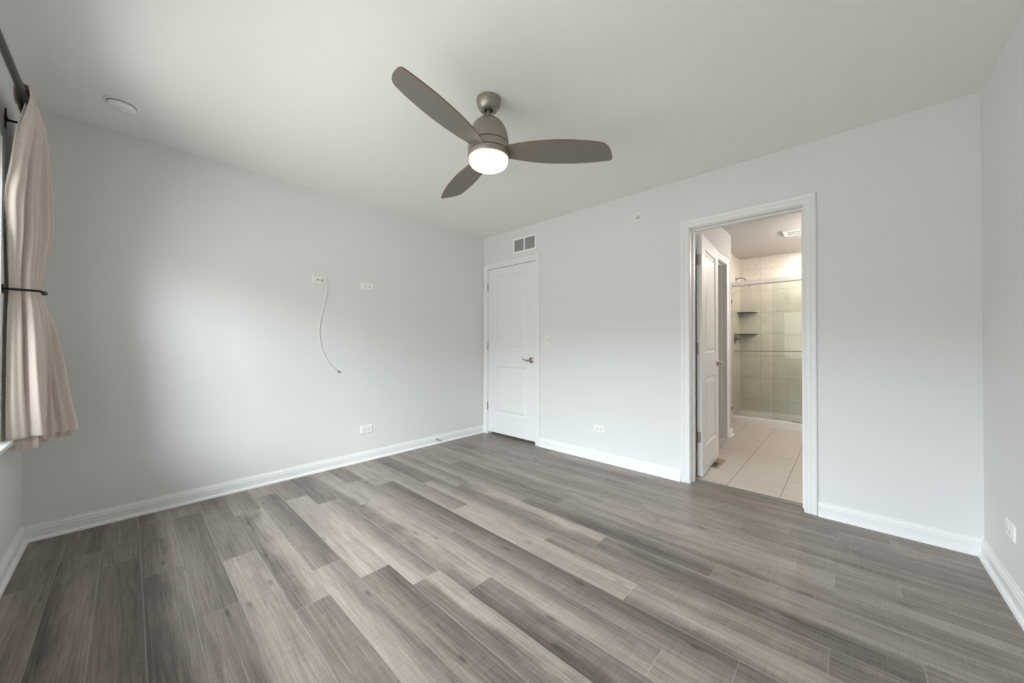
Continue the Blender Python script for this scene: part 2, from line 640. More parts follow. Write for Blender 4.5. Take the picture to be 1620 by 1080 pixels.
# ------------------------------------------------------------------ plank floor (one mesh, a face per plank)
PW, PL, Y0 = 0.1417, 1.205, -0.036
JOINT = {22: 0.436, 21: 0.653, 20: 0.917, 19: 1.44, 18: 1.025, 17: 1.673, 16: 1.442, 15: 1.662, 14: 1.886,
         13: 2.106, 12: 2.854, 11: 3.069, 10: 2.635, 9: 2.091, 8: 2.331, 7: 2.867, 6: 3.08, 5: 3.30, 4: 3.52,
         3: 2.869, 2: 3.09, 1: 3.308, 0: 3.522, 23: 1.85, 24: 1.20, -1: 2.3, -2: 2.6}
# tone of each plank print: (row, index): (edge towards the window wall, edge towards the door wall)
TONES = {(23, 0): (.42, .40), (23, 1): (.52, .46), (22, 0): (.40, .24), (22, 1): (.20, .50), (21, 0): (.44, .36), (21, 1): (.40, .25),
         (20, 0): (.30, .64), (20, 1): (.22, .50), (19, 0): (.64, .60), (19, 1): (.50, .30), (19, 2): (.52, .35), (18, 0): (.33, .38),
         (18, 1): (.84, .58), (17, 0): (.62, .42), (17, 1): (.34, .68), (17, 2): (.50, .34), (16, 0): (.66, .60), (16, 1): (.52, .20),
         (16, 2): (.74, .38), (15, 0): (.50, .38), (15, 1): (.80, .74), (15, 2): (.46, .20), (14, 0): (.25, .32), (14, 1): (.80, .42),
         (14, 2): (.34, .64), (13, 0): (.34, .64), (13, 1): (.38, .70), (13, 2): (.20, .40), (12, 0): (.42, .34), (12, 1): (.68, .48),
         (12, 2): (.76, .36), (12, 3): (.62, .60), (11, 0): (.68, .58), (11, 1): (.44, .18), (11, 2): (.44, .24), (11, 3): (.40, .36),
         (10, 0): (.60, .55), (10, 1): (.64, .46), (10, 2): (.72, .78), (10, 3): (.38, .64), (9, 0): (.24, .36), (9, 1): (.70, .38),
         (9, 2): (.40, .42), (9, 3): (.32, .34), (8, 0): (.58, .36), (8, 1): (.32, .68), (8, 2): (.18, .38), (7, 0): (.40, .46),
         (7, 1): (.62, .34), (7, 2): (.22, .38), (7, 3): (.48, .46), (6, 0): (.48, .44), (6, 1): (.24, .32), (6, 2): (.36, .46),
         (6, 3): (.42, .48), (5, 0): (.60, .54), (5, 1): (.50, .56), (5, 2): (.60, .68), (5, 3): (.54, .48), (4, 0): (.40, .50),
         (4, 1): (.54, .42), (4, 2): (.50, .56), (4, 3): (.44, .50), (3, 0): (.28, .34), (3, 1): (.54, .44), (3, 2): (.46, .54),
         (3, 3): (.42, .46), (2, 0): (.50, .44), (2, 1): (.32, .48), (2, 2): (.40, .50), (2, 3): (.36, .46), (1, 0): (.46, .40),
         (1, 1): (.40, .28), (1, 2): (.50, .36), (1, 3): (.42, .50), (0, 0): (.34, .40), (0, 1): (.46, .52), (0, 2): (.42, .50), (0, 3): (.50, .44)}
rng = random.Random(11)


def quad_floor(name, rects, uvname, mat, z=0.0):
    bm = bmesh.new()
    uvl = bm.loops.layers.uv.new(uvname)
    cl = bm.loops.layers.float_color.new('tone')
    for (x0, x1, y0, y1, u0, v0, tone) in rects:
        vs = [bm.verts.new((x, y, z)) for x, y in ((x0, y0), (x1, y0), (x1, y1), (x0, y1))]
        f = bm.faces.new(vs)
        ta, tb = tone if isinstance(tone, tuple) else (tone, tone)
        r1 = rng.random()
        for lo in f.loops:
            lo[uvl].uv = (lo.vert.co.x - u0, lo.vert.co.y - v0)
            lo[cl] = (ta, tb, r1, 1)
    return link_mesh(name, bm, mat)


rects = []
for k in range(-2, 25):
    ya, yb = Y0 - PW * (k + 1), Y0 - PW * k
    ylo, yhi = max(ya, -L - 0.01), min(yb, 0.10)
    if ylo >= yhi:
        continue
    j0 = JOINT[k] - PL * math.ceil((JOINT[k] + 0.01) / PL)
    i = 0
    while j0 < W + 0.02:
        xa, xb = max(j0, -0.01), min(j0 + PL, W + 0.02)
        t = TONES.get((k, i), (0.45, 0.40))
        lift = 0.09 if k <= 8 else 0.03
        t = tuple(min(0.74, q + lift) for q in t)
        if xb > xa:
            rects.append((xa, xb, ylo, yhi, j0, ya, t))
        j0 += PL
        i += 1
fl = quad_floor('floor', rects, 'plank', M['planks'])
struct(fl, 'grey brown wood look plank floor of the bedroom', 'floor')
slab_faces('floor_base', M['dark'], [(-0.15, W + 0.75, -L - 0.16, 3.80, -0.12, -0.004)],
           'dark subfloor below the planks and the tiles', 'floor')

# bathroom tile floor: grout bed and separate tile faces
tr = []
cols = [(2.32, 2.351, (0.4, 1.0, 1.6, 2.2)), (2.351, 2.655, (0.16, 1.245, 1.855, 2.46)),
        (2.655, 2.991, (0.145, 1.28, 1.95, 2.55)), (2.991, 3.31, (0.128, 0.58, 1.19, 1.80, 2.41)),
        (3.31, 3.63, (0.4, 1.0, 1.6, 2.2)), (3.63, 3.95, (0.3, 0.9, 1.5, 2.1)), (3.95, 4.46, (0.5, 1.1, 1.7, 2.3))]
cols = [(2.0, 2.32, (0.5, 1.3, 2.1))] + cols
for xa, xb, js in cols:
    ys = [0.126] + [j for j in js if j > 0.15] + [2.80]
    for a, b in zip(ys, ys[1:]):
        tr.append((xa + 0.0022, xb - 0.0022, a + 0.0022, b - 0.0022, xa, a, rng.random()))
ft = quad_floor('floor_bathroom', tr, 'tile', M['tile_floor'], 0.006)
struct(ft, 'beige rectangular tile floor of the bathroom', 'floor')
slab_faces('floor_grout', M['grout'], [(2.0, W + 0.6, 0.126, 2.80, -0.004, 0.0045)],
           'brown grout lines between the bathroom floor tiles', 'floor')
bm = bmesh.new()
sweep(bm, [[(x, 0.080, 0.0005), (x, 0.084, 0.005), (x, 0.104, 0.0085), (x, 0.122, 0.0075), (x, 0.127, 0.0005)]
           for x in (D2[0] + 0.004, D2[1] - 0.004)])
struct(link_mesh('trim_4', bm, M['strip'], smooth=False),
       'grey transition strip between bedroom planks and bathroom tiles', 'trim')


# ------------------------------------------------------------------ baseboards (profile swept, mitred in the corners)
BB = [(0, 0), (0.027, 0), (0.027, 0.006), (0.023, 0.014), (0.0145, 0.018), (0.0135, 0.019), (0.0135, 0.060),
      (0.0105, 0.066), (0.0115, 0.070), (0.010, 0.076), (0.006, 0.083), (0.0055, 0.0895), (0, 0.0905)]


def baseboard(name, runs, label, mat=None):
    """runs: (p0, p1, outward normal, mitre at p0, mitre at p1)"""
    bm = bmesh.new()
    for p0, p1, nrm, m0, m1 in runs:
        a, b, n = Vector(p0 + (0,)), Vector(p1 + (0,)), Vector(nrm + (0,))
        d = (b - a).normalized()
        sweep(bm, [[a + n * o + d * (o * m0) + Vector((0, 0, z)) for o, z in BB],
                   [b + n * o - d * (o * m1) + Vector((0, 0, z)) for o, z in BB]])
    return struct(link_mesh(name, bm, mat or M['trim']), label, 'baseboard')


baseboard('baseboard_left', [((0, -L), (0, 0), (1, 0), 1, 0)], 'white baseboard along the long left wall')
baseboard('baseboard_back', [((0.909, 0), (2.364, 0), (0, -1), 0, 0), ((3.207, 0), (W, 0), (0, -1), 0, 1)],
          'white baseboard along the wall with the doors')
baseboard('baseboard_right', [((W, 0), (W, -L), (-1, 0), 1, 1)], 'white baseboard at the lower right under the side outlet')
baseboard('baseboard_front', [((W, -L), (0, -L), (0, 1), 1, 1)], 'white baseboard on the window wall below the curtain')
baseboard('baseboard_bathroom', [((PX1, 1.822), (PX1, 1.99), (1, 0), 0, -1), ((PX1, 1.99), (2.12, 1.99), (0, 1), -1, 0),
                                 ((PX1, TB), (PX1, 0.898), (1, 0), 0, 0)],
          'short white baseboard at the bathroom wall end')

# ------------------------------------------------------------------ door casings and jambs
CAS = [(0.0, 0.0), (0.0, 0.009), (0.004, 0.0115), (0.016, 0.0105), (0.030, 0.0125), (0.036, 0.0105), (0.041, 0.0145),
       (0.050, 0.0165), (0.060, 0.0165), (0.064, 0.013), (0.065, 0.0)]


def casing(bm, P, x0, x1, z1, k=1.0, left=1.0, z0=0.0):
    """P(h, z, d) -> world point; h along the wall, d out of the wall"""
    sweep(bm, [[P(x0 - u * left, z0, d) for u, d in CAS], [P(x0 - u * left, z1 + u, d) for u, d in CAS],
               [P(x1 + u, z1 + u, d) for u, d in CAS], [P(x1 + u, z0, d) for u, d in CAS]])


def jamb(bm, P, x0, x1, z1, d0, d1, s0, s1):
    """lining boards d0..d1 deep with a stop s0..s1"""
    t = 0.0
    for a, b, c, e, f, g_ in ((x0 - 0.012, x0 + 0.004, 0, z1, d0, d1), (x1 - 0.004, x1 + 0.012, 0, z1, d0, d1),
                             (x0, x1, z1 - 0.004, z1 + 0.012, d0, d1),
                             (x0 + 0.004, x0 + 0.015, 0, z1 - 0.004, s0, s1), (x1 - 0.015, x1 - 0.004, 0, z1 - 0.004, s0, s1),
                             (x0 + 0.015, x1 - 0.015, z1 - 0.015, z1 - 0.004, s0, s1)):
        pts = [P(h, z, d) for h in (a, b) for d in (f, g_) for z in (c, e)]
        vs = [bm.verts.new(p) for p in pts]
        for q in ((0, 1, 3, 2), (4, 6, 7, 5), (0, 4, 5, 1), (2, 3, 7, 6), (0, 2, 6, 4), (1, 5, 7, 3)):
            bm.faces.new([vs[i] for i in q])


def Pb(h, z, d):        # bedroom side of the back wall
    return Vector((h, -d, z))


def Pp(h, z, d):        # bathroom side partition, d out towards +x
    return Vector((PX1 + d, h, z))


def Pback(h, z, d):     # bathroom side of the back wall
    return Vector((h, TB + d, z))


bm = bmesh.new()
casing(bm, Pb, D1[0], D1[1] - 0.006, D1[2] - 0.004, left=1.0)
jamb(bm, Pb, D1[0], D1[1], D1[2], -TB, 0.0, -0.075, -0.048)
struct(link_mesh('trim_1', bm, M['trim']), 'white casing around the closed door in the corner', 'door frame')
bm = bmesh.new()
casing(bm, Pb, D2[0], D2[1], D2[2])
jamb(bm, Pb, D2[0], D2[1], D2[2], -TB, 0.0, -0.090, -0.055)
casing(bm, Pback, D2[0], D2[1], D2[2])
struct(link_mesh('trim_2', bm, M['trim']), 'wide white casing around the open bathroom doorway', 'door frame')
bm = bmesh.new()
casing(bm, Pp, PD[0], PD[1], PD[2])
jamb(bm, Pp, PD[0], PD[1], PD[2], -(PX1 - PX0), 0.0, -0.075, -0.045)
struct(link_mesh('trim_3', bm, M['trim']), 'white casing of the inner doorway inside the bathroom', 'door frame')


# ------------------------------------------------------------------ panel doors
def panel_door_mesh(w, h, t, panels):
    """two-panel moulded slab, local x 0..w, y 0..t (front at y=0), z 0..h"""
    bm = bmesh.new()
    loops = [(0.0, 0.0), (0.007, 0.0095), (0.014, 0.0120), (0.024, 0.0120), (0.032, 0.0070), (0.052, 0.0015)]
    xs = [0] + sorted({p[0] for p in panels} | {p[1] for p in panels}) + [w]
    zs = [0] + sorted({p[2] for p in panels} | {p[3] for p in panels}) + [h]
    for side in (0, 1):
        def V(x, z, d):
            return bm.verts.new((x, d if side == 0 else t - d, z))
        for i in range(len(xs) - 1):
            for j in range(len(zs) - 1):
                x0, x1, z0, z1 = xs[i], xs[i + 1], zs[j], zs[j + 1]
                ispan = any(abs(p[0] - x0) < 1e-6 and abs(p[1] - x1) < 1e-6 and abs(p[2] - z0) < 1e-6
                            and abs(p[3] - z1) < 1e-6 for p in panels)
                if not ispan:
                    bm.faces.new([V(x0, z0, 0), V(x1, z0, 0), V(x1, z1, 0), V(x0, z1, 0)])
                    continue
                prev = None
                for ins, d in loops:
                    r = [V(x0 + ins, z0 + ins, d), V(x1 - ins, z0 + ins, d), V(x1 - ins, z1 - ins, d), V(x0 + ins, z1 - ins, d)]
                    if prev:
                        for k in range(4):
                            bm.faces.new([prev[k], prev[(k + 1) % 4], r[(k + 1) % 4], r[k]])
                    prev = r
                bm.faces.new(prev)
    for (a, b) in (((0, 0), (w, 0)), ((w, 0), (w, h)), ((w, h), (0, h)), ((0, h), (0, 0))):
        bm.faces.new([bm.verts.new((a[0], 0, a[1])), bm.verts.new((b[0], 0, b[1])),
                      bm.verts.new((b[0], t, b[1])), bm.verts.new((a[0], t, a[1]))])
    bmesh.ops.remove_doubles(bm, verts=bm.verts, dist=1e-5)
    return bm


def lever_handle(parent, x, z, yface, direction, sgn=-1):
    """rosette and wavy lever on the face at y=yface; sgn -1 puts it on the -y side"""
    o = yface
    bm = bmesh.new()
    lathe(bm, [(0, 0), (0.0325, 0), (0.0325, sgn * 0.004), (0.028, sgn * 0.009), (0.014, sgn * 0.012), (0.0105, sgn * 0.016),
               (0.0105, sgn * 0.045), (0.008, sgn * 0.050), (0, sgn * 0.050)], 32, 'y', (x, o, z))
    hd = link_mesh('handle', bm, M['nickel'], parent, smooth=True)
    tag(hd, 'brushed nickel lever handle')
    y = o + sgn * 0.043
    pts = catmull([(x, y, z), (x + direction * 0.03, y - sgn * 0.0, z - 0.004), (x + direction * 0.06, y, z + 0.001),
                   (x + direction * 0.09, y - sgn * 0.004, z + 0.010), (x + direction * 0.112, y - sgn * 0.012, z + 0.007)], 6)
    n = len(pts)
    bm = bmesh.new()
    tube(bm, pts, [0.0095 - 0.0045 * i / (n - 1) for i in range(n)], 12)
    link_mesh('lever', bm, M['nickel'], hd, smooth=True)


def hinge_barrel(parent, x, y, z, leaf=None):
    bm = bmesh.new()
    lathe(bm, [(0, 0), (0.0062, 0), (0.0062, 0.028), (0.0056, 0.0285), (0.0056, 0.0295), (0.0062, 0.03), (0.0062, 0.058),
               (0.0056, 0.0585), (0.0056, 0.0595), (0.0062, 0.06), (0.0062, 0.089), (0.003, 0.092), (0, 0.092)], 14, 'z',
          (x, y, z - 0.046))
    if leaf:
        box(bm, *leaf)
    return tag(link_mesh('hinge', bm, M['nickel'], parent, smooth=True), 'satin nickel butt hinge')


# closed door in the corner (door_1)
d1 = struct(link_mesh('door_1', panel_door_mesh(0.764, 1.998, 0.040,
                                                [(0.137, 0.629, 0.235, 0.808), (0.137, 0.629, 1.008, 1.902)]), M['door']),
            'closed white two-panel door in the corner beside the left wall', 'door')
d1.location = (0.0765, 0.006, 0.030)
lever_handle(d1, 0.70, 0.898, 0.0, -1)
for z in (1.785, 1.05, 0.315):
    hinge_barrel(d1, -0.003, -0.008, z)
bm = boxes((0.7615, 0.7655, -0.0015, 0.024, 0.870, 0.927))
tag(link_mesh('latch_plate', bm, M['nickel'], d1), 'small latch plate on the door edge')

# open bathroom door (door_2): hinge edge at (2.451, 0.182), swung about 94 degrees
d2 = struct(link_mesh('door_2', panel_door_mesh(0.700, 2.012, 0.041,
                                                [(0.130, 0.570, 0.222, 0.808), (0.130, 0.570, 1.020, 1.905)]), M['door']),
            'white two-panel door standing open into the bathroom', 'door')
d2.location = (2.4715, 0.183, 0.014)
d2.rotation_euler = (0, 0, math.radians(93.6))
# local: x along the leaf, y from the visible face (y=0, facing +x) to the hidden face (y=0.041)
lever_handle(d2, 0.640, 0.915, 0.0, -1)
for z in (1.800, 1.060, 0.320):
    bm = bmesh.new()
    box(bm, -0.0025, 0.001, 0.010, 0.043, z - 0.044, z + 0.044)
    box(bm, -0.030, -0.0015, 0.0415, 0.0440, z - 0.044, z + 0.044)
    tag(link_mesh('hinge', bm, M['nickel'], d2), 'satin nickel butt hinge')
    hg = bpy.data.objects[bpy.data.objects[-1].name] if False else None
    bm = bmesh.new()
    lathe(bm, [(0, 0), (0.006, 0), (0.006, 0.090), (0, 0.090)], 12, 'z', (-0.004, 0.047, z - 0.045))
    link_mesh('hinge_pin', bm, M['nickel'], d2, smooth=True)

# door of the inner doorway, swung away into the dark room (door_3)
d3 = struct(link_mesh('door_3', panel_door_mesh(0.700, 2.012, 0.036,
                                                [(0.130, 0.570, 0.222, 0.808), (0.130, 0.570, 1.020, 1.905)]), M['door']),
            'white door of the inner doorway swung back behind its frame', 'door')
d3.location = (PX0 - 0.006, 1.716, 0.014)
d3.rotation_euler = (0, 0, math.radians(178))
for z in (1.800, 1.060, 0.320):
    bm = boxes((-0.020, 0.004, -0.0165, -0.0125, z - 0.044, z + 0.044))
    lathe(bm, [(0, 0), (0.006, 0), (0.006, 0.09), (0, 0.09)], 12, 'z', (-0.004, -0.020, z - 0.045))
    tag(link_mesh('hinge', bm, M['nickel'], d3), 'dark hinge on the frame')

# ------------------------------------------------------------------ window
wn = struct(empty('window_1', ((WX0 + WX1) / 2, -L, WZ0)), 'twin window behind the curtain at the left edge', 'window')
wo = Vector(wn.location)


def wchild(name, bs, mat, label=None, bevel=0.0):
    o = link_mesh(name, boxes(*[(a - wo.x, b - wo.x, c - wo.y, d - wo.y, e - wo.z, f - wo.z) for a, b, c, d, e, f in bs]),
                  mat, wn, bevel=bevel)
    return tag(o, label)


ya, yb = -L - 0.120, -L - 0.070
xm = (WX0 + WX1) / 2
wchild('window_frame', [(WX0, WX0 + 0.035, ya, yb, WZ0, WZ1), (WX1 - 0.035, WX1, ya, yb, WZ0, WZ1),
                        (WX0 + 0.035, WX1 - 0.035, ya, yb, WZ0, WZ0 + 0.04), (WX0 + 0.035, WX1 - 0.035, ya, yb, WZ1 - 0.04, WZ1),
                        (xm - 0.045, xm + 0.045, ya, yb, WZ0 + 0.04, WZ1 - 0.04)], M['vinyl'], 'vinyl frame with its grey-blue shade put into the colour')
zm = WZ0 + 0.70
for x0, x1 in ((WX0 + 0.035, xm - 0.045), (xm + 0.045, WX1 - 0.035)):
    for z0, z1, yy in ((WZ0 + 0.04, zm + 0.018, -L - 0.092), (zm - 0.018, WZ1 - 0.04, -L - 0.112)):
        wchild('sash', [(x0, x0 + 0.035, yy, yy + 0.018, z0, z1), (x1 - 0.035, x1, yy, yy + 0.018, z0, z1),
                        (x0 + 0.035, x1 - 0.035, yy, yy + 0.018, z0, z0 + 0.036),
                        (x0 + 0.035, x1 - 0.035, yy, yy + 0.018, z1 - 0.036, z1)], M['vinyl'])
        wchild('window_glass', [(x0 + 0.035, x1 - 0.035, yy + 0.007, yy + 0.011, z0 + 0.036, z1 - 0.036)], M['window_glass'])
wchild('window_sill', [(0.500, WX1 + 0.035, -L, -L + 0.0352, WZ0 - 0.018, WZ0),
                       (WX0, WX1, -L - 0.055, -L, WZ0 - 0.018, WZ0)], M['trim'], 'white painted sill')


# ------------------------------------------------------------------ ceiling fan
FX, FY = 1.924, -1.726
fan = tag(empty('ceiling_fan', (FX, FY, H)), 'brushed nickel ceiling fan with three grey blades and a lit lamp', 'ceiling fan')
bm = bmesh.new()
lathe(bm, [(0, 0), (0.0665, 0), (0.0665, -0.006), (0.065, -0.020), (0.058, -0.042), (0.047, -0.058), (0.040, -0.063),
           (0.036, -0.064), (0.0345, -0.061), (0.024, -0.061), (0.023, -0.050), (0, -0.050)], 48)
link_mesh('canopy', bm, M['fan_metal'], fan, smooth=True)
bm = bmesh.new()
lathe(bm, [(0, -0.045), (0.0225, -0.045), (0.0225, -0.0515), (0, -0.0515)], 32)
tag(link_mesh('hanger_socket', bm, M['dark'], fan, smooth=True), 'dark opening around the downrod')
bm = bmesh.new()
lathe(bm, [(0, -0.048), (0.0125, -0.048), (0.0125, -0.100), (0.018, -0.102), (0.020, -0.110), (0.020, -0.114), (0, -0.114)], 28)
link_mesh('downrod', bm, M['fan_metal'], fan, smooth=True)
dome = [(0, -0.108), (0.020, -0.108), (0.034, -0.110)]
for i in range(1, 13):
    a = math.pi / 2 * i / 12
    dome.append((0.030 + 0.080 * math.sin(a), -0.110 - 0.134 * (1 - math.cos(a))))
dome += [(0.1095, -0.249), (0.104, -0.2495), (0, -0.2495)]
bm = bmesh.new()
lathe(bm, dome, 56)
link_mesh('motor_housing', bm, M['fan_metal'], fan, smooth=True)
bm = bmesh.new()
lathe(bm, [(0, -0.248), (0.1045, -0.248), (0.1045, -0.254), (0.1105, -0.254), (0.112, -0.2565), (0.112, -0.290), (0.1105, -0.2915),
           (0.1045, -0.2915), (0.1045, -0.297), (0, -0.297)], 56)
link_mesh('blade_hub', bm, M['fan_metal'], fan, smooth=True)
bm = bmesh.new()
lathe(bm, [(0, -0.295), (0.1105, -0.295), (0.1125, -0.2975), (0.1125, -0.322), (0.1105, -0.326), (0.1068, -0.326), (0.106, -0.315), (0, -0.315)], 56)
ring = link_mesh('lamp_ring', bm, M['fan_metal'], fan, smooth=True)
bm = bmesh.new()
lathe(bm, [(0, -0.317), (0.104, -0.317), (0.1055, -0.322), (0.1055, -0.338), (0.1035, -0.347), (0.098, -0.357), (0.088, -0.3645),
           (0.070, -0.369), (0.040, -0.3715), (0, -0.372)], 56)
tag(link_mesh('lamp_shade', bm, M['lamp'], fan, smooth=True), 'glowing white drum lamp glass')

BLADE = [(0.095, -0.044), (0.16, -0.060), (0.25, -0.073), (0.34, -0.078), (0.43, -0.076), (0.52, -0.067), (0.585, -0.056),
         (0.615, -0.046), (0.640, -0.026), (0.660, 0.004), (0.675, 0.040), (0.681, 0.062), (0.679, 0.074), (0.670, 0.080),
         (0.650, 0.083), (0.58, 0.092), (0.50, 0.097), (0.42, 0.097), (0.34, 0.093), (0.26, 0.083), (0.18, 0.066), (0.095, 0.044)]


def blade(ang, zc=-0.290, pitch=-12.5, th=0.0055):
    bm = bmesh.new()
    out = catmull([(u, v, 0) for u, v in BLADE], 3)
    lo = [bm.verts.new((p.x, p.y, 0)) for p in out]
    hi = [bm.verts.new((p.x, p.y, th)) for p in out]
    bm.faces.new(lo[::-1])
    bm.faces.new(hi)
    n = len(lo)
    for i in range(n):
        f = bm.faces.new((lo[i], lo[(i + 1) % n], hi[(i + 1) % n], hi[i]))
        f.material_index = 1
    o = link_mesh('blade', bm, [M['blade'], M['blade_edge']], fan)
    a, q = math.radians(ang), math.radians(pitch)
    r = Vector((math.cos(a), math.sin(a), 0))
    c = Vector((-math.sin(a), math.cos(a), 0))
    cc = c * math.cos(q) + Vector((0, 0, 1)) * math.sin(q)
    mm = Matrix((r, cc, r.cross(cc))).transposed().to_4x4()
    mm.translation = Vector((0, 0, zc))
    o.matrix_local = mm
    return o


for a in (40.5, -77.7, 159.8):
    blade(a)

# ------------------------------------------------------------------ smoke detector
sd = tag(empty('smoke_detector', (0.41, -3.097, H)), 'round white smoke detector on the ceiling near the curtain', 'smoke detector')
bm = bmesh.new()
lathe(bm, [(0, 0), (0.070, 0), (0.070, -0.006), (0.067, -0.009), (0.050, -0.010), (0, -0.010)], 48)
link_mesh('base', bm, M['plastic'], sd, smooth=True)
bm = bmesh.new()
lathe(bm, [(0, -0.009), (0.0582, -0.0095), (0.0582, -0.0128), (0, -0.0135)], 48)
tag(link_mesh('gap_shade_disc', bm, M['slot'], sd), 'dark disc painted as the shade in the smoke inlet gap')  # solid dark disc stands for the shade between base and cover
bm = bmesh.new()
lathe(bm, [(0, -0.013), (0.0565, -0.013), (0.057, -0.016), (0.0535, -0.027), (0.046, -0.035), (0.040, -0.037), (0.016, -0.037), (0.014, -0.0385),
           (0, -0.0385)], 48)
link_mesh('cover', bm, M['plastic'], sd, smooth=True)
bm = boxes((-0.020, -0.012, 0.010, 0.030, -0.0385, -0.034))
link_mesh('test_button', bm, M['plastic2'], sd)


# ------------------------------------------------------------------ wall plates (local: plate in xz, front towards -y)
def plate_mesh(w, h, t=0.006):
    bm = bmesh.new()
    ins = 0.004
    r = [[(-w / 2, 0, -h / 2), (w / 2, 0, -h / 2), (w / 2, 0, h / 2), (-w / 2, 0, h / 2)],
         [(-w / 2, -t * 0.35, -h / 2), (w / 2, -t * 0.35, -h / 2), (w / 2, -t * 0.35, h / 2), (-w / 2, -t * 0.35, h / 2)],
         [(-w / 2 + ins, -t, -h / 2 + ins), (w / 2 - ins, -t, -h / 2 + ins), (w / 2 - ins, -t, h / 2 - ins), (-w / 2 + ins, -t, h / 2 - ins)]]
    vs = [[bm.verts.new(p) for p in q] for q in r]
    for a, b in zip(vs, vs[1:]):
        for i in range(4):
            bm.faces.new((a[i], a[(i + 1) % 4], b[(i + 1) % 4], b[i]))
    bm.faces.new(vs[0])
    bm.faces.new(vs[-1])
    return bm


def screw(parent, x, z, y=-0.006):
    bm = bmesh.new()
    lathe(bm, [(0, 0.001), (0.0032, 0.001), (0.0032, -0.0008), (0, -0.0012)], 12, 'y', (x, y, z))
    link_mesh('screw', bm, M['plastic2'], parent, smooth=True)


def outlet_proto():
    e = empty('power_outlet')
    link_mesh('plate', plate_mesh(0.118, 0.071), M['plastic'], e)
    for s in (-1, 1):
        cx = s * 0.0195
        bm = bmesh.new()
        pts = []
        for i in range(28):
            a = 2 * math.pi * i / 28
            x = 0.0172 * math.cos(a)
            pts.append((cx + max(-0.0138, min(0.0138, x)), 0.0172 * math.sin(a)))
        lo = [bm.verts.new((x, -0.005, z)) for x, z in pts]
        hi = [bm.verts.new((x, -0.0082, z)) for x, z in pts]
        bm.faces.new(lo)
        bm.faces.new(hi)
        for i in range(28):
            bm.faces.new((lo[i], lo[(i + 1) % 28], hi[(i + 1) % 28], hi[i]))
        rc = link_mesh('receptacle', bm, M['plastic2'], e)
        bm = boxes((cx - 0.0085, cx + 0.0005, -0.0086, -0.0075, 0.0050, 0.0072), (cx - 0.0075, cx + 0.0005, -0.0086, -0.0075, -0.0072, -0.0050))
        lathe(bm, [(0, -0.0086), (0.0026, -0.0086), (0.0026, -0.0075), (0, -0.0075)], 12, 'y', (cx + 0.0082, 0, 0))
        link_mesh('slots', bm, M['slot'], rc)
    screw(e, 0, 0)
    return e


def copy_tree(o, parent=None):
    c = o.copy()
    COL.objects.link(c)
    if parent:
        c.parent = parent
    for ch in list(o.children):
        copy_tree(ch, c)
    return c


RZ_LEFT, RZ_RIGHT = math.pi / 2, -math.pi / 2    # faces +x / faces -x
out0 = outlet_proto()
for i, (loc, rz, lab) in enumerate((
        ((0.0, -1.507, 1.655), RZ_LEFT, 'upper white power outlet on the left wall, right of the cable plate'),
        ((0.0, -1.511, 0.296), RZ_LEFT, 'low white power outlet on the left wall above the baseboard'),
        ((1.626, 0.0, 0.302), 0.0, 'low white power outlet on the wall between the two doors'),
        ((W, -0.427, 0.297), RZ_RIGHT, 'low white power outlet on the right wall seen edge-on'))):
    o = out0 if i == 0 else copy_tree(out0)
    o.location = loc
    o.rotation_euler = (0, 0, rz)
    tag(o, lab, 'power outlet', 'white wall outlets around the room')

# cable plate, with one open jack and one used jack
tv = tag(empty('cable_wall_plate', (0.0, -1.929, 1.662), RZ_LEFT), 'white wall plate with two jacks, left of the upper outlet', 'wall plate')
link_mesh('plate', plate_mesh(0.118, 0.071), M['plastic2'], tv)
bm = bmesh.new()
lathe(bm, [(0, -0.0075), (0.0052, -0.0075), (0.0052, -0.0055), (0, -0.0055)], 16, 'y', (-0.019, 0, 0))
tag(link_mesh('jack', bm, M['dark'], tv), 'black open jack')
bm = bmesh.new()
lathe(bm, [(0, -0.016), (0.0050, -0.016), (0.0050, -0.0085), (0.0068, -0.0085), (0.0068, -0.0055), (0, -0.0055)], 16, 'y', (0.018, 0, 0))
tag(link_mesh('jack', bm, M['brass'], tv, smooth=True), 'metal threaded jack')
for s in (-1, 1):
    screw(tv, s * 0.042, 0)

# hanging cable
cb = tag(empty('coaxial_cable', (0.004, -1.9, 1.3)), 'thin white cable hanging in a curve down the left wall', 'cable')
co = Vector(cb.location)
pts = [(0.018, -1.911, 1.661), (0.034, -1.905, 1.661), (0.040, -1.888, 1.650), (0.026, -1.880, 1.625), (0.012, -1.882, 1.56), (0.006, -1.887, 1.489), (0.005, -1.908, 1.395),
       (0.005, -1.927, 1.300), (0.005, -1.934, 1.230), (0.005, -1.932, 1.170), (0.005, -1.919, 1.090), (0.005, -1.895, 1.015),
       (0.006, -1.862, 0.950), (0.007, -1.820, 0.898), (0.008, -1.779, 0.865)]
bm = bmesh.new()
tube(bm, [p - co for p in catmull(pts, 8)], 0.0031, 10)
link_mesh('jacket', bm, M['cable'], cb, smooth=True)
a, b = Vector(pts[-2]), Vector(pts[-1])
d = (b - a).normalized()
bm = bmesh.new()
tube(bm, [b - co - d * 0.004, b - co + d * 0.010, b - co + d * 0.0101, b - co + d * 0.024], [0.0040, 0.0042, 0.0056, 0.0056], 12)
tag(link_mesh('connector', bm, M['brass'], cb), 'dark metal screw connector')
bm = bmesh.new()
tube(bm, [Vector((0.010, -1.911, 1.662)) - co, Vector((0.023, -1.911, 1.662)) - co], 0.0062, 6)
tag(link_mesh('connector', bm, M['brass'], cb), 'metal connector at the wall plate')

